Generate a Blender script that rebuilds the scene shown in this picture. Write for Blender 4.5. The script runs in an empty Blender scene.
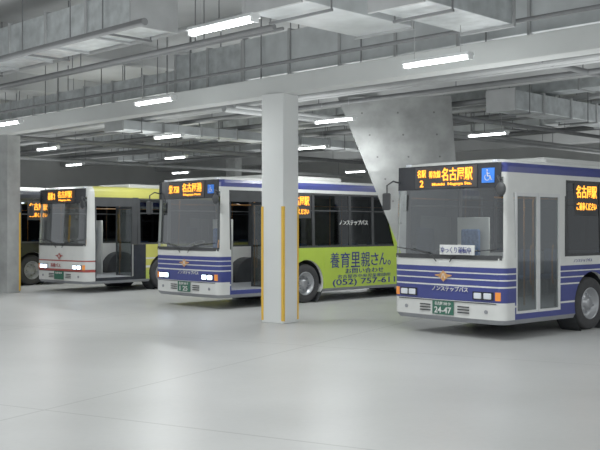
import bpy, bmesh, math, random
from mathutils import Vector, Matrix
random.seed(4)
scene=bpy.context.scene
COL=scene.collection
F=940.0; CH=1.93; HY=226.0
S2=math.sqrt(.5)
def uv(u,v): return ((u+v)*S2,(v-u)*S2)

# ---------------------------------------------------------------- materials
_m={}
def mat(name,col,rough=.5,metal=0,var=.06,scale=3.0,bump=0,emit=None,es=0):
    if name in _m: return _m[name]
    m=bpy.data.materials.new(name); m.use_nodes=True
    nt=m.node_tree; b=nt.nodes['Principled BSDF']
    b.inputs['Roughness'].default_value=rough; b.inputs['Metallic'].default_value=metal
    tc=nt.nodes.new('ShaderNodeTexCoord'); n=nt.nodes.new('ShaderNodeTexNoise')
    n.inputs['Scale'].default_value=scale; n.inputs['Detail'].default_value=5
    nt.links.new(tc.outputs['Object'],n.inputs['Vector'])
    r=nt.nodes.new('ShaderNodeValToRGB')
    r.color_ramp.elements[0].position=.3; r.color_ramp.elements[1].position=.7
    r.color_ramp.elements[0].color=tuple(c*(1-var) for c in col)+(1,)
    r.color_ramp.elements[1].color=tuple(min(1,c*(1+var)) for c in col)+(1,)
    nt.links.new(n.outputs['Fac'],r.inputs['Fac']); nt.links.new(r.outputs['Color'],b.inputs['Base Color'])
    if bump:
        bp=nt.nodes.new('ShaderNodeBump'); bp.inputs['Strength'].default_value=bump
        nt.links.new(n.outputs['Fac'],bp.inputs['Height']); nt.links.new(bp.outputs['Normal'],b.inputs['Normal'])
    if emit:
        b.inputs['Emission Color'].default_value=tuple(emit)+(1,); b.inputs['Emission Strength'].default_value=es
    _m[name]=m; return m
def glass(name,tint,refl=.10,mx_=.6):
    if name in _m: return _m[name]
    m=bpy.data.materials.new(name); m.use_nodes=True; nt=m.node_tree
    nt.nodes.remove(nt.nodes['Principled BSDF']); out=nt.nodes['Material Output']
    t=nt.nodes.new('ShaderNodeBsdfTransparent'); t.inputs['Color'].default_value=tuple(tint)+(1,)
    g=nt.nodes.new('ShaderNodeBsdfGlossy'); g.inputs['Roughness'].default_value=.04
    g.inputs['Color'].default_value=(.9,.95,.97,1)
    lw=nt.nodes.new('ShaderNodeLayerWeight'); lw.inputs['Blend'].default_value=.25
    mp=nt.nodes.new('ShaderNodeMapRange'); mp.inputs['To Min'].default_value=refl; mp.inputs['To Max'].default_value=mx_
    mx=nt.nodes.new('ShaderNodeMixShader')
    nt.links.new(lw.outputs['Facing'],mp.inputs['Value']); nt.links.new(mp.outputs['Result'],mx.inputs['Fac'])
    nt.links.new(t.outputs[0],mx.inputs[1]); nt.links.new(g.outputs[0],mx.inputs[2]); nt.links.new(mx.outputs[0],out.inputs['Surface'])
    _m[name]=m; return m
WHITE=mat('paint_white',(.68,.69,.67),.35,0,.04)
NAVY=mat('paint_navy',(.03,.04,.20),.35,0,.1)
BLACK=mat('rubber_black',(.03,.032,.035),.6,0,.2)
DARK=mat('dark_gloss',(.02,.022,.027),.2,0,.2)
GREY=mat('grey_plastic',(.25,.26,.28),.5)
DGREY=mat('door_frame_pale',(.64,.65,.65),.4,0,.05)
TYRE=mat('tyre',(.03,.03,.032),.8,0,.2,8,.2)
RIM=mat('rim_steel',(.38,.39,.41),.35,.6,.1)
CHROME=mat('chrome',(.7,.72,.75),.2,.9)
LIME=mat('paint_lime',(.46,.64,.06),.4,0,.04)
YELLOW=mat('paint_yellow',(.56,.54,.10),.4,0,.04)
OLIVE=mat('paint_yellow_green',(.44,.54,.08),.4,0,.04)
RED=mat('paint_red',(.35,.05,.04),.4)
ORANGE=mat('orange_lens',(.8,.22,.03),.3,emit=(1,.3,.03),es=.2)
ORPAINT=mat('emblem_orange',(.62,.30,.10),.4)
REDL=mat('red_lens',(.5,.02,.02),.3,emit=(1,.05,.03),es=.4)
LED=mat('led_amber',(.9,.30,.02),.5,emit=(1,.33,.02),es=2.6)
HLON=mat('headlamp_lit',(.9,.95,1),.2,emit=(.60,.78,1),es=5)
HLOFF=mat('headlamp_dim',(.6,.63,.68),.1,emit=(.8,.9,1),es=.12)
PLATE=mat('plate_green',(.02,.11,.07),.5)
PAPER=mat('paper',(.72,.73,.71),.7)
BLUE=mat('sign_blue',(.02,.16,.70),.5,emit=(.02,.16,.9),es=.15)
SEAT=mat('seat_fabric',(.10,.17,.34),.9,0,.3,20)
INT=mat('interior_panel',(.55,.56,.54),.7)
POLE=mat('pole_orange',(.7,.28,.05),.4)
GL=glass('windshield_glass',(.86,.89,.88),.11,.6)
GLS=glass('side_glass',(.10,.11,.12),.03,.25)
GLD=glass('door_glass',(.50,.53,.53),.06,.4)
GALV=mat('galvanised_steel',(.50,.53,.54),.36,.5,.22,5)
GALV2=mat('duct_wrap',(.58,.61,.62),.38,.4,.16,2)
CONC=mat('concrete_pier',(.32,.33,.325),.9,0,.28,1.8,.4)
CONCD=mat('concrete_column_dark',(.32,.33,.325),.9,0,.24,1.8,.3)
BEAM=mat('beam_paint',(.58,.60,.59),.7,0,.05,1)
COLW=mat('column_white',(.74,.76,.75),.6,0,.03,1)
CEIL=mat('ceiling_concrete',(.44,.45,.45),.9,0,.16,.6)
WALLM=mat('wall_paint',(.60,.61,.60),.9,0,.08,.5)
SHUT=mat('shutter',(.38,.40,.41),.5,.1,.1,2)
GUARD=mat('guard_yellow',(.80,.46,.04),.5,0,.05)
PIPE=mat('pipe_grey',(.36,.37,.375),.5,.1,.1)
PIPED=mat('pipe_dark',(.15,.155,.16),.5,.1,.1)
TUBE=mat('tube_glow',(1,1,1),.4,emit=(.93,1,.99),es=14)
LAMPH=mat('lamp_housing',(.8,.82,.82),.5)
SALOON=mat('saloon_fill_glow',(.9,.9,.9),.5,emit=(.95,1,1),es=16)  # glow added to brighten the bus interiors
HOLE=mat('form_tie_hole',(.14,.14,.14),.9)

# ---------------------------------------------------------------- helpers
def new(name,me,parent=None,mats=(),smooth=False,loc=None):
    o=bpy.data.objects.new(name,me); COL.objects.link(o)
    for m in mats: me.materials.append(m)
    if smooth:
        for p in me.polygons: p.use_smooth=True
    if parent: o.parent=parent
    if loc: o.location=loc
    return o
def meshobj(name,vs,fs,parent=None,mats=(),mi=None,smooth=False,loc=None):
    me=bpy.data.meshes.new(name); me.from_pydata(vs,[],fs); me.update()
    o=new(name,me,parent,mats,smooth,loc)
    if mi:
        for p,i in zip(me.polygons,mi): p.material_index=i
    bm=bmesh.new(); bm.from_mesh(me); bmesh.ops.recalc_face_normals(bm,faces=bm.faces); bm.to_mesh(me); bm.free()
    return o
def addbox(bm,a,b,bev=0,M=None):
    c=[(a[i]+b[i])/2 for i in range(3)]; s=[abs(b[i]-a[i]) for i in range(3)]
    mm=Matrix.Translation(c)@Matrix.Diagonal((s[0],s[1],s[2],1))
    r=bmesh.ops.create_cube(bm,size=1,matrix=mm); vs=r['verts']
    if bev:
        es={e for v in vs for e in v.link_edges}
        bmesh.ops.bevel(bm,geom=list(es),offset=min(bev,min(s)*.45),segments=2,profile=.5,affect='EDGES',clamp_overlap=True)
def addcyl(bm,p0,p1,r,seg=16,r2=None,cap=True):
    p0=Vector(p0);p1=Vector(p1); d=p1-p0
    q=d.to_track_quat('Z','Y').to_matrix().to_4x4()
    bmesh.ops.create_cone(bm,cap_ends=cap,segments=seg,radius1=r,radius2=r if r2 is None else r2,depth=d.length,matrix=Matrix.Translation((p0+p1)/2)@q)
def bmobj(name,bm,parent=None,mats=(),smooth=False,loc=None):
    me=bpy.data.meshes.new(name); bm.to_mesh(me); bm.free()
    return new(name,me,parent,mats,smooth,loc)
def box(name,a,b,m,parent=None,bev=.01):
    bm=bmesh.new(); addbox(bm,a,b,bev); return bmobj(name,bm,parent,[m])
def each(name,lst,m,parent=None,bev=0):
    for a,b in lst: box(name,a,b,m,parent,bev)
def cyl(name,p0,p1,r,m,parent=None,seg=16):
    bm=bmesh.new(); addcyl(bm,p0,p1,r,seg); return bmobj(name,bm,parent,[m])
def tube(name,pts,r,m,parent=None,seg=8):
    P=[Vector(p) for p in pts]; vs=[];fs=[]
    ref=None
    for i,p in enumerate(P):
        d=(P[min(i+1,len(P)-1)]-P[max(i-1,0)]).normalized()
        if ref is None: ref=d.orthogonal().normalized()
        ref=(ref-d*ref.dot(d)).normalized(); b=d.cross(ref)
        for k in range(seg):
            a=2*math.pi*k/seg; vs.append(tuple(p+ref*(r*math.cos(a))+b*(r*math.sin(a))))
    for i in range(len(P)-1):
        for k in range(seg):
            fs.append((i*seg+k,i*seg+(k+1)%seg,(i+1)*seg+(k+1)%seg,(i+1)*seg+k))
    fs.append(tuple(range(seg))); fs.append(tuple((len(P)-1)*seg+k for k in range(seg)))
    return meshobj(name,vs,fs,parent,[m],None,True)
def text(name,s,w,h,m,parent,pos,side='front',bold=.006):
    cu=bpy.data.curves.new(name,'FONT'); cu.body=s; cu.size=1; cu.extrude=.004; cu.offset=bold
    t=bpy.data.objects.new(name,cu); COL.objects.link(t)
    dg=bpy.context.evaluated_depsgraph_get(); dg.update()
    me=bpy.data.meshes.new_from_object(t.evaluated_get(dg)); bpy.data.objects.remove(t)
    if not me.vertices: return None
    xs=[v.co.x for v in me.vertices]; ys=[v.co.y for v in me.vertices]
    sx=w/max(1e-3,max(xs)-min(xs)); sy=h/max(1e-3,max(ys)-min(ys))
    cx=(max(xs)+min(xs))/2; cy=(max(ys)+min(ys))/2
    for v in me.vertices:
        X=(v.co.x-cx)*sx; Y=(v.co.y-cy)*sy; Z=v.co.z
        if side=='front': v.co=(X,-Z,Y)
        else: v.co=(Z,X,Y)
    me.materials.clear()
    return new(name,me,parent,[m],False,pos)
def tag(o,label,cat,group=None):
    o['label']=label; o['category']=cat
    if group: o['group']=group
def empty(name,loc,rz=0):
    e=bpy.data.objects.new(name,None); COL.objects.link(e); e.location=loc; e.rotation_euler=(0,0,rz); e.empty_display_size=.3
    return e
def struct(o): o['kind']='structure'; return o
def area(loc,sx_,sy_,power,rot=(0,0,0),col=(.96,1,.995),parent=None,name='fixture_light'):
    l=bpy.data.lights.new('a','AREA'); l.shape='RECTANGLE'; l.size=sx_; l.size_y=sy_; l.energy=power; l.color=col
    o=bpy.data.objects.new(name,l); COL.objects.link(o); o.location=loc; o.rotation_euler=rot
    if parent: o.parent=parent

# ---------------------------------------------------------------- bus
W=2.49; L=10.5; ZS=1.38; ZT=2.76; ZR=3.09; RR=.13
SIDEY=[.36,1.0,1.76,2.2,3.0,4.2,5.4,6.6,7.8,9.0,10.2]
NC=6; NM=9
def yf(z): return 0.0 if z<ZS else (z-ZS)/(ZR-ZS)*.06
def fy(x,z):
    hw=W/2; y=yf(z)+.05*(x/hw)**2
    ax=abs(x)-(hw-RR)
    if ax>0: y+=RR-math.sqrt(max(0,RR*RR-ax*ax))
    return y
def sx(z): return W/2-max(0,z-ZS)*.022
def ring(z,ins=0,off=0):
    hw=sx(z)-ins+off; r=RR; pts=[]
    y0=yf(z)+ins-off
    for k in range(NC+1):
        th=k/NC*math.pi/2; x=-hw+r-r*math.cos(th)
        pts.append((x,y0+.05*(x/hw)**2+r-r*math.sin(th),z))
    for k in range(1,NM+1):
        x=-hw+r+(2*(hw-r))*k/(NM+1); pts.append((x,y0+.05*(x/hw)**2,z))
    for k in range(NC,-1,-1):
        th=k/NC*math.pi/2; x=hw-r+r*math.cos(th)
        pts.append((x,y0+.05*(x/hw)**2+r-r*math.sin(th),z))
    for y in SIDEY: pts.append((hw,max(y,pts[-1][1]+.001),z))
    pts.append((hw-.12,L-ins,z)); pts.append((-hw+.12,L-ins,z))
    for y in reversed(SIDEY): pts.append((-hw,y if y>.5 else max(y,pts[0][1]+.001),z))
    return pts
NF=2*(NC+1)+NM
def loft(name,spec,mats,mf,parent):
    vs=[];fs=[];mi=[]
    rings=[ring(z,i) for z,i in spec]; n=len(rings[0])
    for r in rings: vs+=r
    for j in range(len(rings)-1):
        zm=(spec[j][0]+spec[j+1][0])/2
        for i in range(n):
            k=(i+1)%n; fs.append((j*n+i,j*n+k,(j+1)*n+k,(j+1)*n+i))
            a=rings[j][i]; b=rings[j][k]
            mi.append(mf(zm,(a[0]+b[0])/2,(a[1]+b[1])/2))
    fs.append(tuple(range(n))); mi.append(mf(spec[0][0],0,5))
    fs.append(tuple((len(rings)-1)*n+i for i in range(n))); mi.append(mf(spec[-1][0],0,5))
    return meshobj(name,vs,fs,parent,mats,mi)
def strip(name,i0,i1,zs,m,parent,off=0.0,smooth=True):
    vs=[];fs=[]; w=i1-i0+1
    for z in zs: vs+=ring(z,0,off)[i0:i1+1]
    for j in range(len(zs)-1):
        for i in range(w-1): fs.append((j*w+i,j*w+i+1,(j+1)*w+i+1,(j+1)*w+i))
    return meshobj(name,vs,fs,parent,[m],None,smooth)
def patch(name,x0,x1,z0,z1,m,parent,off=.012,nx=8):
    vs=[];fs=[]
    for d in (off,off-.012):
        for z in (z0,(z0+z1)/2,z1):
            for i in range(nx+1):
                x=x0+(x1-x0)*i/nx; vs.append((x,fy(x,z)-d,z))
    w=nx+1; N=3*w
    for j in range(2):
        for i in range(nx):
            q=(j*w+i,j*w+i+1,(j+1)*w+i+1,(j+1)*w+i)
            fs.append(q); fs.append(tuple(N+a for a in reversed(q)))
    for i in range(nx):
        fs.append((i,i+1,N+i+1,N+i)); t=2*w; fs.append((t+i,t+i+1,N+t+i+1,N+t+i))
    for j in range(2):
        for c in (0,nx): fs.append((j*w+c,(j+1)*w+c,N+(j+1)*w+c,N+j*w+c))
    return meshobj(name,vs,fs,parent,[m])
def boolcut(o,cut):
    cut.parent=o.parent
    md=o.modifiers.new('b','BOOLEAN'); md.operation='DIFFERENCE'; md.object=cut; md.solver='EXACT'
    dg=bpy.context.evaluated_depsgraph_get(); dg.update()
    me=bpy.data.meshes.new_from_object(o.evaluated_get(dg)); o.modifiers.clear()
    if len(me.polygons)>4:
        old=o.data; o.data=me; bpy.data.meshes.remove(old)
    bpy.data.objects.remove(cut)

def wheel(parent,x,y,sgn):
    e=bpy.data.objects.new('wheel',None); COL.objects.link(e); e.parent=parent; e.location=(x,y,.49); e.empty_display_size=.2
    def lathe(nm,prof,m,seg=36):
        vs=[];fs=[];n=len(prof)
        for k in range(seg):
            a=2*math.pi*k/seg
            for (px,pr) in prof: vs.append((px*sgn,pr*math.cos(a),pr*math.sin(a)))
        for k in range(seg):
            for i in range(n-1):
                a=k*n+i;b=((k+1)%seg)*n+i; fs.append((a,a+1,b+1,b))
        return meshobj(nm,vs,fs,e,[m],None,True)
    lathe('tyre',[(-.13,.29),(-.14,.36),(-.14,.44),(-.11,.485),(-.03,.49),(.07,.49),(.115,.48),(.14,.44),(.14,.36),(.13,.29)],TYRE)
    lathe('rim',[(.13,.295),(.145,.285),(.12,.27),(.03,.24),(.02,.19),(.05,.15),(.06,.10),(.11,.095),(.115,.05),(.12,.001)],RIM)
    if sgn>0:
        for k in range(8):
            a=2*math.pi*k/8; cyl('wheel_nut',(.03*sgn,.165*math.cos(a),.165*math.sin(a)),(.075*sgn,.165*math.cos(a),.165*math.sin(a)),.018,CHROME,e,6)

def seat(parent,x,y,m=SEAT,z=.42):
    e=bpy.data.objects.new('passenger_seat',None); COL.objects.link(e); e.parent=parent; e.location=(x,y,z)
    box('seat_cushion',(-.21,-.2,.38),(.21,.22,.48),m,e,.03)
    box('seat_back',(-.21,.18,.46),(.21,.27,1.02),m,e,.03)
    box('seat_pedestal',(-.06,-.06,0),(.06,.06,.39),GREY,e,.01)
def frame_mesh(name,a,b,z0,z1,rw,rb,rt,x0,x1,m,parent):
    vs=[]
    for x in (x0,x1):
        vs+=[(x,a,z0),(x,b,z0),(x,b,z1),(x,a,z1),(x,a+rw,z0+rb),(x,b-rw,z0+rb),(x,b-rw,z1-rt),(x,a+rw,z1-rt)]
    fs=[]
    for i in range(4):
        k=(i+1)%4
        fs+= [(i,k,4+k,4+i),(8+i,8+4+i,8+4+k,8+k),(i,8+i,8+k,k),(4+i,4+k,12+k,12+i)]
    return meshobj(name,vs,fs,parent,[m])
def leaf(parent,ya,yb,x,frame,ang=0,hinge=0):
    e=bpy.data.objects.new('door_leaf',None); COL.objects.link(e); e.parent=parent
    hy=ya if hinge==0 else yb; e.location=(x,hy,0); e.rotation_euler=(0,0,ang)
    a=ya-hy;b=yb-hy; z0,z1=.36,2.50
    frame_mesh('door_frame',a,b,z0,z1,.045,.12,.06,-.035,0,frame,e)
    box('door_glass',(-.022,a+.04,z0+.10),(-.014,b-.04,z1-.05),GLD,e,0)
    hh=b-.12 if hinge==0 else a+.12
    tube('door_handle',[(-.06,hh,.9),(-.08,hh,1.0),(-.08,hh,1.5),(-.06,hh,1.6)],.014,POLE,e)

def bus(near,adeg,wy,style,ac=True,opendoor=False,lit=False,doorframe=None,wy2=8.1,advert=False,sidesign=True,painted_shade=False):
    a=math.radians(adeg); hw=W/2
    nx=near[0]-math.sin(a)*.14; ny=near[1]-math.cos(a)*.14
    ox=nx-math.cos(a)*hw; oy=ny+math.sin(a)*hw
    B=empty('bus',(ox,oy,0),-a)
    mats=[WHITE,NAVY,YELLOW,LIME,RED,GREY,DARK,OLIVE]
    if style=='city':
        levels=[.26,.34,.55,.58,.63,.88,.905,1.0,1.02,1.11,1.13,1.22,ZS]
        def mf(z,x,y):
            if z<.34: return 5
            if painted_shade and y>.36: return 6 if z>.55 else 0  # dark colour stands in for the shade on this bus side
            if advert and x>0 and y>1.76: return 3
            if y<.36:
                if z<.63: return 0
            else:
                if .55<z<.58: return 0
            if z<.88: return 1
            if z<.905: return 0
            if z<1.0: return 1
            if z<1.02: return 0
            if z<1.11: return 1
            if z<1.13: return 0
            if z<1.22: return 1
            return 0
        def rf(z,x,y):
            if painted_shade: return 6  # roof painted dark too, as part of the shade
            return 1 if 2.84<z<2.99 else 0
    else:
        levels=[.26,.34,.60,.68,.74,.90,.94,.98,1.25,ZS]
        def mf(z,x,y):
            if z<.34: return 5
            if y<.36: return 4 if (.60<z<.68 or .90<z<.94) else 0
            if x>0:
                if y<2.2: return 6
                if z<.60: return 7
                if .68<z<.74 or .94<z<.98: return 0
                return 2
            return 2
        def rf(z,x,y): return 2 if (y>.36) else 0
    body=loft('body',[(.26,.05),(.34,0)]+[(z,0) for z in levels[2:]],mats,mf,B)
    ys=[wy,wy2]
    def cutbox(p,q):
        bm=bmesh.new(); addbox(bm,p,q); return bmobj('cut',bm)
    boolcut(body,cutbox((-hw+.08,.32,.42),(hw-.08,L-.12,1.6)))
    for y in ys:
        for s in (-1,1):
            bm=bmesh.new(); addcyl(bm,(s*(hw-.42),y,.50),(s*(hw+.2),y,.50),.585,32)
            boolcut(body,bmobj('cut',bm))
    boolcut(body,cutbox((hw-.3,.40,.44),(hw+.2,1.72,1.7)))
    for y in ys:
        for s in (-1,1):
            bm=bmesh.new(); addcyl(bm,(s*(hw-.43),y,.50),(s*(hw-.01),y,.50),.60,32,cap=False)
            vs=[v for v in bm.verts if abs(v.co.x)<hw-.3]
            bmesh.ops.contextual_create(bm,geom=vs)
            bmobj('wheel_housing',bm,B,[BLACK],False)
            wheel(B,s*(hw-.17),y,s)
    roof=loft('roof',[(ZT,0),(2.84,.0),(2.94,.012),(3.01,.045),(3.06,.13),(ZR,.34)],mats,rf,B)
    i0=3; i1=NF-4
    zs=[ZS,1.7,2.0,2.3,ZT]
    strip('windshield',i0,i1,zs,GL,B)
    strip('corner_pillar',NF-4,NF,zs,WHITE,B)
    strip('corner_pillar',0,3,zs,WHITE,B)
    patch('windshield_gasket',-hw+.05,hw-.05,ZS-.03,ZS+.05,BLACK,B,.014,16)
    patch('destination_panel',-1.16,1.16,2.58,3.01,DARK,B,.016,16)
    D=patch('destination_display',-.70,.70,2.605,2.985,BLACK,B,.03,6)
    bays=[1.95,3.1,4.45,5.35,6.6,7.95,9.25,10.3]
    for s in (1,-1):
        bb=bays if s==1 else [.42]+bays
        def slab(y0,y1,z0,z1,t=.03):
            bm=bmesh.new()
            X0=sx(z0)-.004;X1=sx(z1)-.004
            pts=[(s*X0,y0,z0),(s*X0,y1,z0),(s*X1,y1,z1),(s*X1,y0,z1)]
            pin=[(p[0]-s*t,p[1],p[2]) for p in pts]
            v=[bm.verts.new(p) for p in pts+pin]
            for f in ((0,1,2,3),(7,6,5,4),(0,4,5,1),(1,5,6,2),(2,6,7,3),(3,7,4,0)): bm.faces.new([v[k] for k in f])
            bmesh.ops.recalc_face_normals(bm,faces=bm.faces)
            bmobj('window_frame',bm,B,[BLACK])
        for y in bb: slab(y-.045,y+.045,ZS,ZT)
        slab(bb[0],10.3,ZS-.02,ZS+.05); slab(bb[0],10.3,ZT-.05,ZT+.02)
        slab(bb[0],10.3,2.30,2.33)
        for ya,yb in zip(bb[:-1],bb[1:]):
            vs=[(s*(sx(ZS)-.016),ya,ZS),(s*(sx(ZS)-.016),yb,ZS),(s*(sx(ZT)-.016),yb,ZT),(s*(sx(ZT)-.016),ya,ZT)]
            meshobj('side_window',vs,[(0,1,2,3)],B,[GLS])
    plain=(style=='city' and not advert and not painted_shade)
    SC=WHITE if plain else BLACK
    box('door_post',(hw-.075,1.725,ZS-.02),(hw-.028,1.94,ZT+.02),SC,B,.005)
    box('door_header',(hw-.09,.36,2.50),(hw-.030,1.74,ZT+.01),SC,B,.005)
    box('rear_wall',(-hw+.06,L-.12,ZS-.05),(hw-.06,L-.04,ZT+.05),WHITE,B,.01)
    box('rear_window',(-hw+.44,L-.05,1.68),(hw-.44,L-.02,ZT-.1),DARK,B,0.01)
    for s in (-1,1): box('tail_lamp',(s*1.0-.1,L-.01,.7),(s*1.0+.1,L+.03,1.1),REDL,B,.01)
    DR=bpy.data.objects.new('entrance_door',None); COL.objects.link(DR); DR.parent=B
    df=doorframe or WHITE
    if opendoor:
        leaf(DR,.42,1.05,hw-.03,df,math.radians(78),0); leaf(DR,1.07,1.70,hw-.03,df,math.radians(-78),1)
    else:
        leaf(DR,.40,1.055,hw-.008,df); leaf(DR,1.065,1.72,hw-.008,df)
    box('interior_floor',(-hw+.1,.34,.42),(hw-.1,L-.14,.45),GREY,B,0)
    box('dashboard',(-1.12,.36,.9),(.1,.66,1.30),GREY,B,.05)
    box('driver_partition',(-1.12,1.75,.45),(-.35,1.79,2.1),INT,B,.01)
    box('ceiling_panel',(-hw+.12,.5,ZT-.04),(hw-.12,L-.2,ZT-.01),INT,B,0)
    box('fare_box',(-.15,.75,.45),(.12,1.0,1.35),GREY,B,.03)
    N=28;n2=8
    bm=bmesh.new(); vv=[]
    for i in range(N):
        A=2*math.pi*i/N
        for j in range(n2):
            Bq=2*math.pi*j/n2; r=.23+.016*math.cos(Bq)
            vv.append(bm.verts.new((r*math.cos(A),r*math.sin(A),.016*math.sin(Bq))))
    for i in range(N):
        for j in range(n2):
            bm.faces.new([vv[i*n2+j],vv[((i+1)%N)*n2+j],vv[((i+1)%N)*n2+(j+1)%n2],vv[i*n2+(j+1)%n2]])
    for k in range(3):
        A=2*math.pi*k/3+.5; addcyl(bm,(0,0,-.02),(.23*math.cos(A),.23*math.sin(A),0),.014,6)
    addcyl(bm,(0,0,-.3),(0,0,0),.03,8)
    bmesh.ops.transform(bm,matrix=Matrix.Translation((-.65,.82,1.46))@Matrix.Rotation(math.radians(25),4,'X'),verts=bm.verts)
    bmobj('steering_wheel',bm,B,[BLACK],True)
    seat(B,-.65,1.35,SEAT,.85)
    for y in (3.6,4.5,6.6,7.5): 
        for x in (-.9,.9): seat(B,x,y)
    for (x,y) in ((.35,1.9),(-.35,3.2),(.35,4.6),(-.35,5.8)): tube('grab_pole',[(x,y,.45),(x,y,2.70)],.017,POLE,B)
    tube('grab_rail',[(.35,1.0,2.45),(.35,8.5,2.45)],.015,POLE,B)
    box('saloon_fill',(-.08,1.2,ZT-.07),(.08,2.8,ZT-.04),SALOON,B,.01)  # added glowing strip that lifts the light inside the bus
    if sidesign:
        SD=box('side_display',(hw-.075,2.22,2.12),(hw-.030,3.03,2.72),BLACK,B,.005)
        text('lettering','名古屋駅',.68,.23,LED,SD,(hw-.025,2.62,2.56),'side',.006)
        text('lettering','ご乗車ください',.66,.14,LED,SD,(hw-.025,2.62,2.29),'side',.006)
    hm=HLON if lit else HLOFF
    for s in (-1,1):
        H=patch('headlamp',s*.84-.21,s*.84+.21,.67,.81,DARK,B,.016,4)
        for dx in (-.10,.10):
            x=s*.84+dx; y=fy(x,.74)
            box('headlamp_lens',(x-.075,y-.04,.69),(x+.075,y-.01,.79),hm,H,.03)
        patch('turn_signal',s*1.13-.045,s*1.13+.045,.67,.81,ORANGE,B,.012,4)
        x=s*.9; y=fy(x,.45); cyl('fog_lamp',(x,y+.01,.47),(x,y-.015,.47),.035,GREY,B,16)
        box('marker_lamp',(s*.98-.05,fy(s*.98,2.99)+.06,3.0),(s*.98+.05,fy(s*.98,2.99)+.15,3.06),HLOFF,B,.008)
        x0=s*.15; p=[(x0,fy(x0,1.3)-.03,1.30),(x0+s*.10,fy(x0,1.42)-.05,1.42),(x0+s*.62,fy(x0+s*.62,1.52)-.04,1.52)]
        tube('wiper',p,.010,BLACK,B)
        tube('wiper_blade',[(x0+s*.2,fy(x0+s*.2,1.45)-.025,1.46),(x0+s*.98,fy(x0+s*.95,1.5)-.03,1.54)],.010,BLACK,B)
        for z in (.42,.47,.52): box('bumper_grille_slat',(s*.43-.12,fy(.43,.45)-.02,z),(s*.43+.12,fy(.43,.45)+.03,z+.02),DARK,B,0)
    patch('front_panel_seam',-1.1,1.1,.605,.62,BLACK,B,.012,12)
    M=bpy.data.objects.new('mirror',None); COL.objects.link(M); M.parent=B; s=-1
    tube('mirror_arm',[(s*1.10,.2,2.70),(s*1.18,-.04,2.76),(s*1.24,-.14,2.68),(s*1.24,-.14,2.25)],.016,BLACK,M)
    box('mirror_head',(s*1.24-.09,-.19,2.22),(s*1.24+.09,-.12,2.54),BLACK,M,.03)
    box('mirror_glass',(s*1.24-.075,-.12,2.24),(s*1.24+.075,-.112,2.52),CHROME,M,.01)
    M=bpy.data.objects.new('mirror',None); COL.objects.link(M); M.parent=B
    tube('mirror_arm',[(1.10,.2,2.70),(1.20,-.06,2.76),(1.28,-.12,2.70),(1.31,-.12,2.60)],.016,BLACK,M)
    bm=bmesh.new(); bmesh.ops.create_uvsphere(bm,u_segments=18,v_segments=10,radius=.10,matrix=Matrix.Translation((1.31,-.12,2.54))@Matrix.Diagonal((1,.45,1.2,1)))
    bmobj('mirror_head',bm,M,[BLACK],True)
    ez=1.05 ; y=fy(0,ez)-.02
    vs=[(0,y,ez+.10),(.12,y,ez),(0,y,ez-.10),(-.12,y,ez),(.19,y,ez+.02),(.19,y,ez+.005),(-.19,y,ez+.02),(-.19,y,ez+.005),(.08,y,ez-.02),(-.08,y,ez-.02),(.07,y,ez+.035),(-.07,y,ez+.035)]
    E=meshobj('emblem',vs,[(0,1,2,3),(10,4,5,8),(11,9,7,6)],B,[ORPAINT if style=='city' else RED])
    text('emblem_mark','八',.10,.09,WHITE,E,(0,y-.004,ez))
    PL=box('license_plate',(-.24,fy(0,.5)-.035,.37),(.24,fy(0,.5)-.02,.61),PLATE,B,.004)
    if ac:
        box('air_conditioner',(-.80,1.9,3.02),(.80,4.6,3.20),WHITE,B,.06)
    return B,D,PL,body

B1,D1,P1,_=bus((3.47,15.75),48.5,2.76,'city',doorframe=DGREY)
tag(B1,'white city bus with navy stripes and closed glass doors','bus')
yd=fy(0,2.80)-.034
text('lettering','名古屋駅',.68,.23,LED,D1,(.28,yd-.006,2.84),'front',.008)
text('lettering','幹次線',.26,.13,LED,D1,(-.22,yd-.006,2.85))
text('lettering','Meieki  Nagoya Sta.',.88,.06,LED,D1,(.16,yd-.006,2.665))
text('lettering','名駅',.20,.14,LED,D1,(-.53,yd-.003,2.87))
text('lettering','2',.08,.12,LED,D1,(-.53,yd-.003,2.69))
y=fy(0,.5)-.037
text('lettering','名古屋 200 か',.36,.06,WHITE,P1,(0,y,.565)); text('lettering','24-47',.38,.11,WHITE,P1,(0,y,.45),'front',.012)
text('front_lettering','ノンステップバス',.80,.085,WHITE,B1,(.14,fy(0,.74)-.014,.83))
text('side_lettering','ノンステップバス',.62,.06,NAVY,B1,(W/2+.002,2.45,1.30),'side')
s=patch('window_notice',-.05,.70,1.43,1.60,PAPER,B1,.060,4); text('lettering','ゆっくり運転中',.66,.11,NAVY,s,(.325,fy(.325,1.51)-.085,1.515),'front',.002)
def wheelchair(parent,x,z,sz):
    pn=patch('wheelchair_sign',x-sz/2,x+sz/2,z-sz/2,z+sz/2,BLUE,parent,.03,2)
    y=fy(x,z)-.036; bm=bmesh.new(); k=sz/2
    for i in range(14):
        a0=math.radians(130+i*17); a1=math.radians(130+(i+1)*17)
        addcyl(bm,(x-.08*k*1+.42*k*math.cos(a0),y,z-.25*k+.42*k*math.sin(a0)),(x-.08*k+.42*k*math.cos(a1),y,z-.25*k+.42*k*math.sin(a1)),.05*k,6)
    for p,q in (((-.1,.5),(-.05,-.1)),((-.05,-.1),(.4,-.1)),((.4,-.1),(.55,-.6)),((-.08,.25),(.3,.25)),((.55,-.6),(.7,-.55))):
        addcyl(bm,(x+p[0]*k,y,z+p[1]*k),(x+q[0]*k,y,z+q[1]*k),.06*k,6)
    bmesh.ops.create_uvsphere(bm,u_segments=10,v_segments=6,radius=.12*k,matrix=Matrix.Translation((x-.1*k,y,z+.7*k)))
    bmobj('wheelchair_symbol',bm,pn,[WHITE])
wheelchair(B1,.92,2.79,.25)

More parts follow.
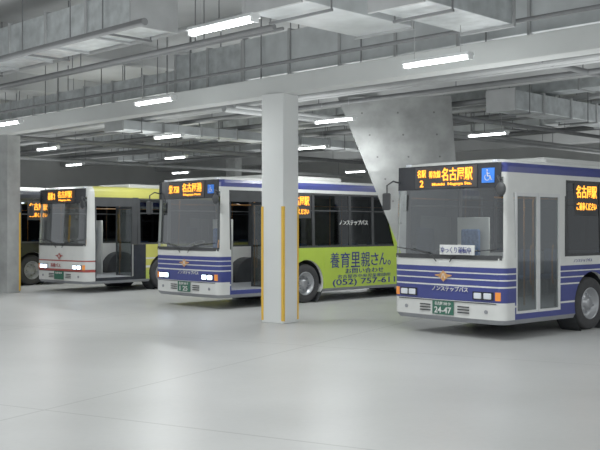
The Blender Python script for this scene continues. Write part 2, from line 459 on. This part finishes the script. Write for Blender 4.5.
B2,D2,P2,_=bus((-1.78,21.6),46,2.85,'city',opendoor=True,lit=True,doorframe=BLACK,wy2=8.3,advert=True)
tag(B2,'white navy-striped city bus with lime green side advertisement','bus')
text('lettering','栄 758',.40,.20,LED,D2,(-.45,yd-.003,2.81)); text('lettering','名古屋港',.74,.21,LED,D2,(.26,yd-.006,2.84)); text('lettering','Nagoya Port',.66,.06,LED,D2,(.26,yd-.006,2.67))
text('lettering','名古屋 200 か',.36,.06,WHITE,P2,(0,y,.565)); text('lettering','1 25',.30,.11,WHITE,P2,(0,y,.45))
text('front_lettering','ノンステップバス',.80,.085,WHITE,B2,(.14,fy(0,.74)-.014,.83))
text('side_window_lettering','ノンステップバス',1.1,.13,WHITE,B2,(W/2-.02,4.6,2.02),'side')
wheelchair(B2,.92,2.79,.20)
hw=W/2
AD=box('advertisement_panel',(hw-.002,3.46,.345),(hw+.010,7.68,1.34),LIME,B2,0)
xx=3.66
for ch in '養育里親さん。':
    small=ch=='。'; wd=.15 if small else (.38 if ch in '養育里親' else .33)
    text('lettering',ch,wd-.03,.13 if small else (.40 if ch in '養育里親' else .33),NAVY,AD,(hw+.012,xx+wd/2,.94 if small else 1.05),'side',0 if ch in '養親' else .008); xx+=wd+.012
text('lettering','お問い合わせ',1.5,.14,NAVY,AD,(hw+.012,5.0,.76),'side',.008)
text('lettering','名古屋市中央児童相談所',2.1,.10,NAVY,AD,(hw+.012,5.0,.62),'side',0)
text('lettering','(052) 757-611',2.46,.20,NAVY,AD,(hw+.012,5.0,.455),'side',.012)
def slant(p,m,parent):
    vs=[]
    for off in (.004,.012):
        vs+=[(sx(z)+off,yy,z) for yy,z in p]
    n=len(p); fs=[tuple(range(n)),tuple(range(2*n-1,n-1,-1))]+[(i,(i+1)%n,n+(i+1)%n,n+i) for i in range(n)]
    return meshobj('advertisement_band',vs,fs,parent,[m])
slant([(6.2,ZS),(6.35,ZS),(5.85,2.84),(5.75,2.84)],LIME,B2)

B3,D3,P3,_=bus((-6.02,26.8),42,2.9,'key',opendoor=True,lit=True,doorframe=BLACK,sidesign=False)
tag(B3,'white-fronted city bus with yellow-green side and open door','bus')
text('lettering','基幹 2',.36,.22,LED,D3,(-.45,yd-.003,2.81)); text('lettering','名古屋駅',.70,.20,LED,D3,(.24,yd-.006,2.85)); text('lettering','Nagoya Sta.',.6,.06,LED,D3,(.24,yd-.006,2.68))
text('front_lettering','基幹バス',.5,.12,RED,B3,(-.2,fy(0,.75)-.012,.78))
text('lettering','名古屋 200 か',.34,.055,WHITE,P3,(0,y,.56))
B4,D4,P4,_=bus((-10.2,28.9),42,2.4,'city',lit=False,opendoor=True,doorframe=BLACK,painted_shade=True)
tag(B4,'city bus with shade painted on as dark colour, partly hidden behind a concrete column','bus')
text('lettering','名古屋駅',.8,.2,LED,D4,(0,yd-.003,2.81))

# ---------------------------------------------------------------- setting
def ubox(name,u0,u1,v0,v1,z0,z1,m,bev=0):
    o=box(name,(u0,v0,z0),(u1,v1,z1),m,None,bev); o.rotation_euler=(0,0,-math.pi/4); return o
fm=bpy.data.materials.new('floor_concrete'); fm.use_nodes=True; nt=fm.node_tree; b=nt.nodes['Principled BSDF']
tc=nt.nodes.new('ShaderNodeTexCoord')
n1=nt.nodes.new('ShaderNodeTexNoise'); n1.inputs['Scale'].default_value=.45; n1.inputs['Detail'].default_value=7
n2=nt.nodes.new('ShaderNodeTexNoise'); n2.inputs['Scale'].default_value=14; n2.inputs['Detail'].default_value=4
nt.links.new(tc.outputs['Object'],n1.inputs['Vector']); nt.links.new(tc.outputs['Object'],n2.inputs['Vector'])
mx=nt.nodes.new('ShaderNodeMath'); mx.operation='MULTIPLY_ADD'; mx.inputs[1].default_value=.25
nt.links.new(n2.outputs['Fac'],mx.inputs[0]); nt.links.new(n1.outputs['Fac'],mx.inputs[2])
cr=nt.nodes.new('ShaderNodeValToRGB'); cr.color_ramp.elements[0].position=.4; cr.color_ramp.elements[1].position=.85
cr.color_ramp.elements[0].color=(.375,.38,.375,1); cr.color_ramp.elements[1].color=(.465,.47,.465,1)
nt.links.new(mx.outputs[0],cr.inputs['Fac'])
mp=nt.nodes.new('ShaderNodeMapping'); mp.inputs['Rotation'].default_value=(0,0,math.radians(28)); nt.links.new(tc.outputs['Object'],mp.inputs['Vector'])
sp=nt.nodes.new('ShaderNodeSeparateXYZ'); nt.links.new(mp.outputs['Vector'],sp.inputs['Vector'])
def line(sock,period,phase,wd):
    a=nt.nodes.new('ShaderNodeMath'); a.operation='ADD'; a.inputs[1].default_value=phase; nt.links.new(sock,a.inputs[0])
    f=nt.nodes.new('ShaderNodeMath'); f.operation='PINGPONG'; f.inputs[1].default_value=period/2; nt.links.new(a.outputs[0],f.inputs[0])
    c=nt.nodes.new('ShaderNodeMath'); c.operation='LESS_THAN'; c.inputs[1].default_value=wd; nt.links.new(f.outputs[0],c.inputs[0]); return c
l1=line(sp.outputs['Y'],6.0,-7.45+6,.014); l2=line(sp.outputs['X'],6.0,1.0,.014)
mm=nt.nodes.new('ShaderNodeMath'); mm.operation='MAXIMUM'; nt.links.new(l1.outputs[0],mm.inputs[0]); nt.links.new(l2.outputs[0],mm.inputs[1])
ms=nt.nodes.new('ShaderNodeMath'); ms.operation='MULTIPLY'; ms.inputs[1].default_value=.7; nt.links.new(mm.outputs[0],ms.inputs[0])
mc=nt.nodes.new('ShaderNodeMix'); mc.data_type='RGBA'; mc.inputs[7].default_value=(.22,.225,.22,1)
nt.links.new(ms.outputs[0],mc.inputs[0]); nt.links.new(cr.outputs['Color'],mc.inputs[6]); nt.links.new(mc.outputs[2],b.inputs['Base Color'])
b.inputs['Roughness'].default_value=.36
fl=meshobj('floor',[(-60,-6,0),(30,-6,0),(60,70,0),(-60,70,0)],[(0,1,2,3)],None,[fm]); struct(fl)
CZ=6.5
struct(ubox('ceiling',-51,8,-2,45,CZ,CZ+.3,CEIL))
struct(ubox('wall_back',-51,8,44,44.4,0,CZ,WALLM)); struct(ubox('wall_side',-51,-50.6,-2,44,0,CZ,WALLM))
for i,u in enumerate((-44,-32,-20)): struct(ubox('door_%d'%(i+1),u,u+5,43.86,44.02,0,3.6,SHUT))
for i,v in enumerate((4,14,26)): struct(ubox('door_%d'%(i+4),-50.62,-50.46,v,v+5,0,3.6,SHUT))
k=1
def beam(u0,u1,v0,v1,z0,z1,m=BEAM):
    global k
    struct(ubox('trim_%d'%k,u0,u1,v0,v1,z0,z1,m,.015)); k+=1
beam(-50.5,6,12.9,13.3,4.55,4.92)
beam(-50.5,6,18.0,18.8,5.15,6.5,CEIL)
for v in (24,30,37): beam(-50.5,6,v,v+.6,5.5,6.5,CEIL)
for u in (-20,-26.1,-32,-38,-44): beam(u,u+.4,-1.5,43.8,6.0,6.5,CEIL)
def column(x,y,s,m,h,label,guards=((-1,-1),(1,-1),(1,1),(-1,1))):
    e=empty('column',(x,y,0),math.radians(-34))
    box('column_shaft',(-s/2,-s/2,0),(s/2,s/2,h),m,e,.012)
    for a_,b_ in guards:
            c=s/2+.006; g=.055; t=.012
            P=[(c,c),(c-g,c),(c-g,c-t),(c-t,c-t),(c-t,c-g),(c,c-g)]
            vs=[(a_*p,b_*q,z) for z in (.05,2.32) for p,q in P]
            fs=[tuple(range(6)),tuple(range(11,5,-1))]+[(i,(i+1)%6,6+(i+1)%6,6+i) for i in range(6)]
            meshobj('corner_guard',vs,fs,e,[GUARD])
    tag(e,label,'column'); return e
column(-.40,18.9,.53,COLW,4.56,'white square column with yellow corner guards at its base')
column(-8.46,27.3,.46,CONCD,4.56,'grey square column with one yellow corner guard',((1,1),))
column(*uv(-38,13.1),.6,CONC,4.56,'grey square concrete column rising to a ceiling beam',())
for u in (-26,-38): column(*uv(u,33),.6,CONC,6.5,'tall grey concrete column near the far wall',())
def pier(cx,cy,ang):
    e=empty('leaning_pier',(cx,cy,0),ang)
    vs=[];zs=[0,1.7,3.4,5.16]
    X0,X1=.15,-1.95
    for z in zs:
        t=z/5.16; xl=X0+(X1-X0)*t; xr=1.25+(.86-1.25)*t; d=.40
        vs+=[(xl,-d,z),(xr,-d,z),(xr,d,z),(xl,d,z)]
    fs=[]
    for j in range(3):
        for i in range(4):
            fs.append((j*4+i,j*4+(i+1)%4,(j+1)*4+(i+1)%4,(j+1)*4+i))
    fs+= [(0,1,2,3),(12,13,14,15)]
    meshobj('pier_shaft',vs,fs,e,[CONC])
    for zi in range(8):
        z=.9+.55*zi; t=z/5.16; xl=X0+(X1-X0)*t; xr=1.25-.39*t
        for q in range(3):
            x=xl+(xr-xl)*(q+.5)/3
            cyl('form_tie_hole',(x,-.405,z),(x,-.39,z),.024,HOLE,e,10)
    tag(e,'rough grey concrete pier leaning outward with round tie holes','concrete pier')
pier(2.92,23.75,math.radians(-6))

# ---------------------------------------------------------------- lamps
def lamp(x,y,h=4.45,length=1.25,ang=-math.pi/4):
    e=empty('ceiling_lamp',(x,y,h),ang)
    vs=[];hl=length/2
    for s in (-hl,hl): vs+=[(s,-.10,.03),(s,.10,.03),(s,.06,.08),(s,-.06,.08)]
    meshobj('lamp_housing',vs,[(0,1,2,3),(7,6,5,4),(0,4,5,1),(1,5,6,2),(2,6,7,3),(3,7,4,0)],e,[LAMPH])
    each('lamp_socket',[((-hl,-.06,-.03),(-hl+.03,.06,.04)),((hl-.03,-.06,-.03),(hl,.06,.04))],LAMPH,e)
    for d in (-.04,.04): cyl('lamp_tube',(-hl+.03,d,0),(hl-.03,d,0),.018,TUBE,e,6)
    for s in (-hl*.7,hl*.7): cyl('hanger',(s,0,.07),(s,0,CZ-h+.01),.005,PIPE,e,6)
    area((0,0,-.03),1.15,.10,85,parent=e)
    tag(e,'twin-tube fluorescent lamp hanging on two thin rods','ceiling lamp','hanging fluorescent lamps')
lp=[(222,27),(437,62),(155,102),(169,137),(181,173),(176,158),(48,149),(75,165),(8,124),(335,121),(313,148),(488,135),(251,177),(356,172)]
for px,py in lp:
    z=(4.45-CH)*F/(HY-py); lamp((px-300)/F*z,z)
# fixtures beyond the frame: light only
for x,y_ in ((-4,3),(3,3),(-7,9),(7,9),(10,9),(0,7.5),(-13,17),(11,16),(13,26),(-19,28),(-24,40),(16,40)):
    area((x,y_,4.42),1.15,.10,85,(0,0,-math.pi/4))
# added upward fill lights without fixtures, brightening ceiling and ducts
for x,y_ in ((-22,35),(-11,13),(-11,24),(-11,35),(-11,48),(0,5),(0,13),(0,23),(0,33),(0,46),(9,12),(10,24),(11,38),(-5,17),(-5,28),(5,17)):
    area((x,y_,3.3),4,4,84,(math.pi,0,0),name='up_fill')

# ---------------------------------------------------------------- ducts
def duct(u0,u1,v0,v1,z0,z1,m,along='u',step=1.3,label='galvanised rectangular air duct hung below the ceiling',hang=True):
    e=empty('air_duct',(0,0,0),-math.pi/4)
    cu,cv=(u0+u1)/2,(v0+v1)/2; e.location=(*uv(cu,cv),0)
    a=(u0-cu,v0-cv,z0);b_=(u1-cu,v1-cv,z1)
    box('duct_shell',a,b_,m,e,.01)
    g=.04
    ax=0 if along=='u' else 1; ln=b_[ax]-a[ax]; n=max(1,int(ln/step)); fl=[];hs=[]
    for i in range(n+1):
        c=a[ax]+ln*i/n
        if ax==0: fl.append(((c-.025,a[1]-g,z0-g),(c+.025,b_[1]+g,z1+g)))
        else: fl.append(((a[0]-g,c-.025,z0-g),(b_[0]+g,c+.025,z1+g)))
    each('duct_flange',fl,PIPE,e)
    if hang:
        c=a[ax]+.6
        while c<b_[ax]:
            for d in (a[1-ax]-.06,b_[1-ax]+.06):
                hs.append(((c-.01,d-.01,z0-.06),(c+.01,d+.01,CZ+.01)) if ax==0 else ((d-.01,c-.01,z0-.06),(d+.01,c+.01,CZ+.01)))
            hs.append(((c-.02,a[1]-.08,z0-.08),(c+.02,b_[1]+.08,z0-.04)) if ax==0 else ((a[0]-.08,c-.02,z0-.08),(b_[0]+.08,c+.02,z0-.04))); c+=2.8
        each('duct_hanger',hs,PIPED,e)
    tag(e,label,'air duct')
duct(-15.2,3,13.5,14.5,5.08,5.95,GALV2)
duct(-17.6,-15.25,13.5,14.3,5.0,5.9,GALV,step=1.1,label='deep galvanised duct box joining two ceiling ducts')
duct(-27,-17.7,13.6,14.2,5.1,5.6,GALV)
duct(-23,-13.2,9.2,10.1,5.35,5.95,GALV)
duct(-10.8,-9.6,9.6,12.2,5.2,5.9,GALV2,'v',label='wide galvanised duct box hung below the ceiling')
duct(-8.6,-7.7,10.0,12.2,4.95,5.7,GALV,'v',label='wide galvanised duct box hung below the ceiling')
duct(-36,2,20.5,21.2,5.2,5.75,GALV)
duct(-12.6,-11.9,18.9,36,4.65,5.1,GALV,'v')
duct(-40,0,27,27.8,5.2,5.8,GALV2)
duct(-30.3,-29.5,-1,12.5,4.95,5.4,GALV,'v')
duct(-22.5,-21.7,14.8,30,4.6,4.85,GALV2,'v')
duct(-19.8,-18.9,2,9.1,5.0,5.6,GALV,'v')
duct(-3.4,-2.4,15.0,17.8,4.9,5.6,GALV2,'v',label='wide galvanised duct box hung below the ceiling')
def pipe(u0,v0,u1,v1,z,r,m=PIPE,label='grey service pipe hung below the ceiling'):
    e=empty('service_pipe',(*uv(u0,v0),0),-math.pi/4)
    cyl('pipe_run',(0,0,z),(u1-u0,v1-v0,z),r,m,e,12)
    ln=math.hypot(u1-u0,v1-v0); n=max(2,int(ln/4)); dx=(u1-u0)/ln;dy=(v1-v0)/ln
    for i in range(n):
        c=ln*(i+.5)/n; box('pipe_hanger',(dx*c-.008,dy*c-.008,z),(dx*c+.008,dy*c+.008,CZ+.01),PIPED,e,0)
    tag(e,label,'pipe')
dk='dark service pipe hung below the ceiling'
for t in ((-45,11.2,-11.2,11.2,5.7,.06),(-45,15.6,-6,15.6,4.97,.08),(-45,16.0,-6,16.0,4.97,.05),(-45,22.6,2,22.6,5.3,.07),(-5,14.8,-5,40,4.8,.07),(-5.5,14.8,-5.5,40,4.8,.04),(-17,14.8,-17,40,4.8,.05),(-17.4,14.8,-17.4,40,4.78,.09),(-35,4,-35,40,4.7,.07)):
    pipe(*t)
for t in ((-40,12.45,2,12.45,5.05,.035),(-25,8.6,-12,8.6,5.1,.06),(-24.5,2,-24.5,12.2,5.3,.08),(-27.5,14.8,-27.5,40,4.74,.08),(-45,19.5,-13,19.5,5.0,.07),(-9.2,14.8,-9.2,17.9,5.0,.06),
          (-40,10.6,-11.2,10.6,5.2,.05),(-40,10.8,-11.2,10.8,5.2,.03),(-40,14.85,-6,14.85,5.25,.05),(-40,17.3,-6,17.3,5.0,.06),(-40,23.3,2,23.3,5.1,.08),(-40,29,2,29,5.2,.09),(-14.5,19.8,-14.5,36,4.78,.06),(-1.5,14.8,-1.5,30,5.0,.09),(-7.2,19,-7.2,36,4.75,.05)):
    pipe(*t,PIPED,dk)
def tray(u0,u1,v,z):
    e=empty('cable_tray',(*uv(u0,v),0),-math.pi/4); ln=u1-u0
    P=[(-.2,z),(.2,z),(.2,z+.1),(.185,z+.1),(.185,z+.012),(-.185,z+.012),(-.185,z+.1),(-.2,z+.1)]
    vs=[(x,a,b) for x in (0,ln) for a,b in P]; n=len(P)
    fs=[(0,1,4,5),(1,2,3,4),(0,5,6,7),(8,13,12,9),(9,12,11,10),(8,15,14,13)]+[(i,(i+1)%n,n+(i+1)%n,n+i) for i in range(n)]
    meshobj('tray_channel',vs,fs,e,[PIPED])
    for q in range(4): cyl('cable',(0,-.12+.07*q,z+.045),(ln,-.12+.07*q,z+.045),.03,BLACK,e,6)
    for c in range(2,int(ln),4):
        for d in (-.2,.2): box('tray_hanger',(c,d-.01,z),(c+.02,d+.01,CZ+.01),PIPED,e,0)
    tag(e,'steel cable tray carrying dark cables below the ceiling','cable tray')
tray(-40,-4,16.7,5.25); tray(-40,0,25.5,5.25)

w=bpy.data.worlds.new('w'); scene.world=w; w.use_nodes=True
w.node_tree.nodes['Background'].inputs[0].default_value=(.93,.96,1,1); w.node_tree.nodes['Background'].inputs[1].default_value=.40
scene.view_settings.view_transform='Standard'
scene.view_settings.gamma=1.25
scene.view_settings.exposure=-.05

cam=bpy.data.cameras.new('cam'); co=bpy.data.objects.new('camera',cam); COL.objects.link(co)
cam.sensor_width=36; cam.lens=F/600*36
co.location=(0,0,CH); co.rotation_euler=(math.radians(90)+math.atan((HY-225)/F),0,0)
scene.camera=co
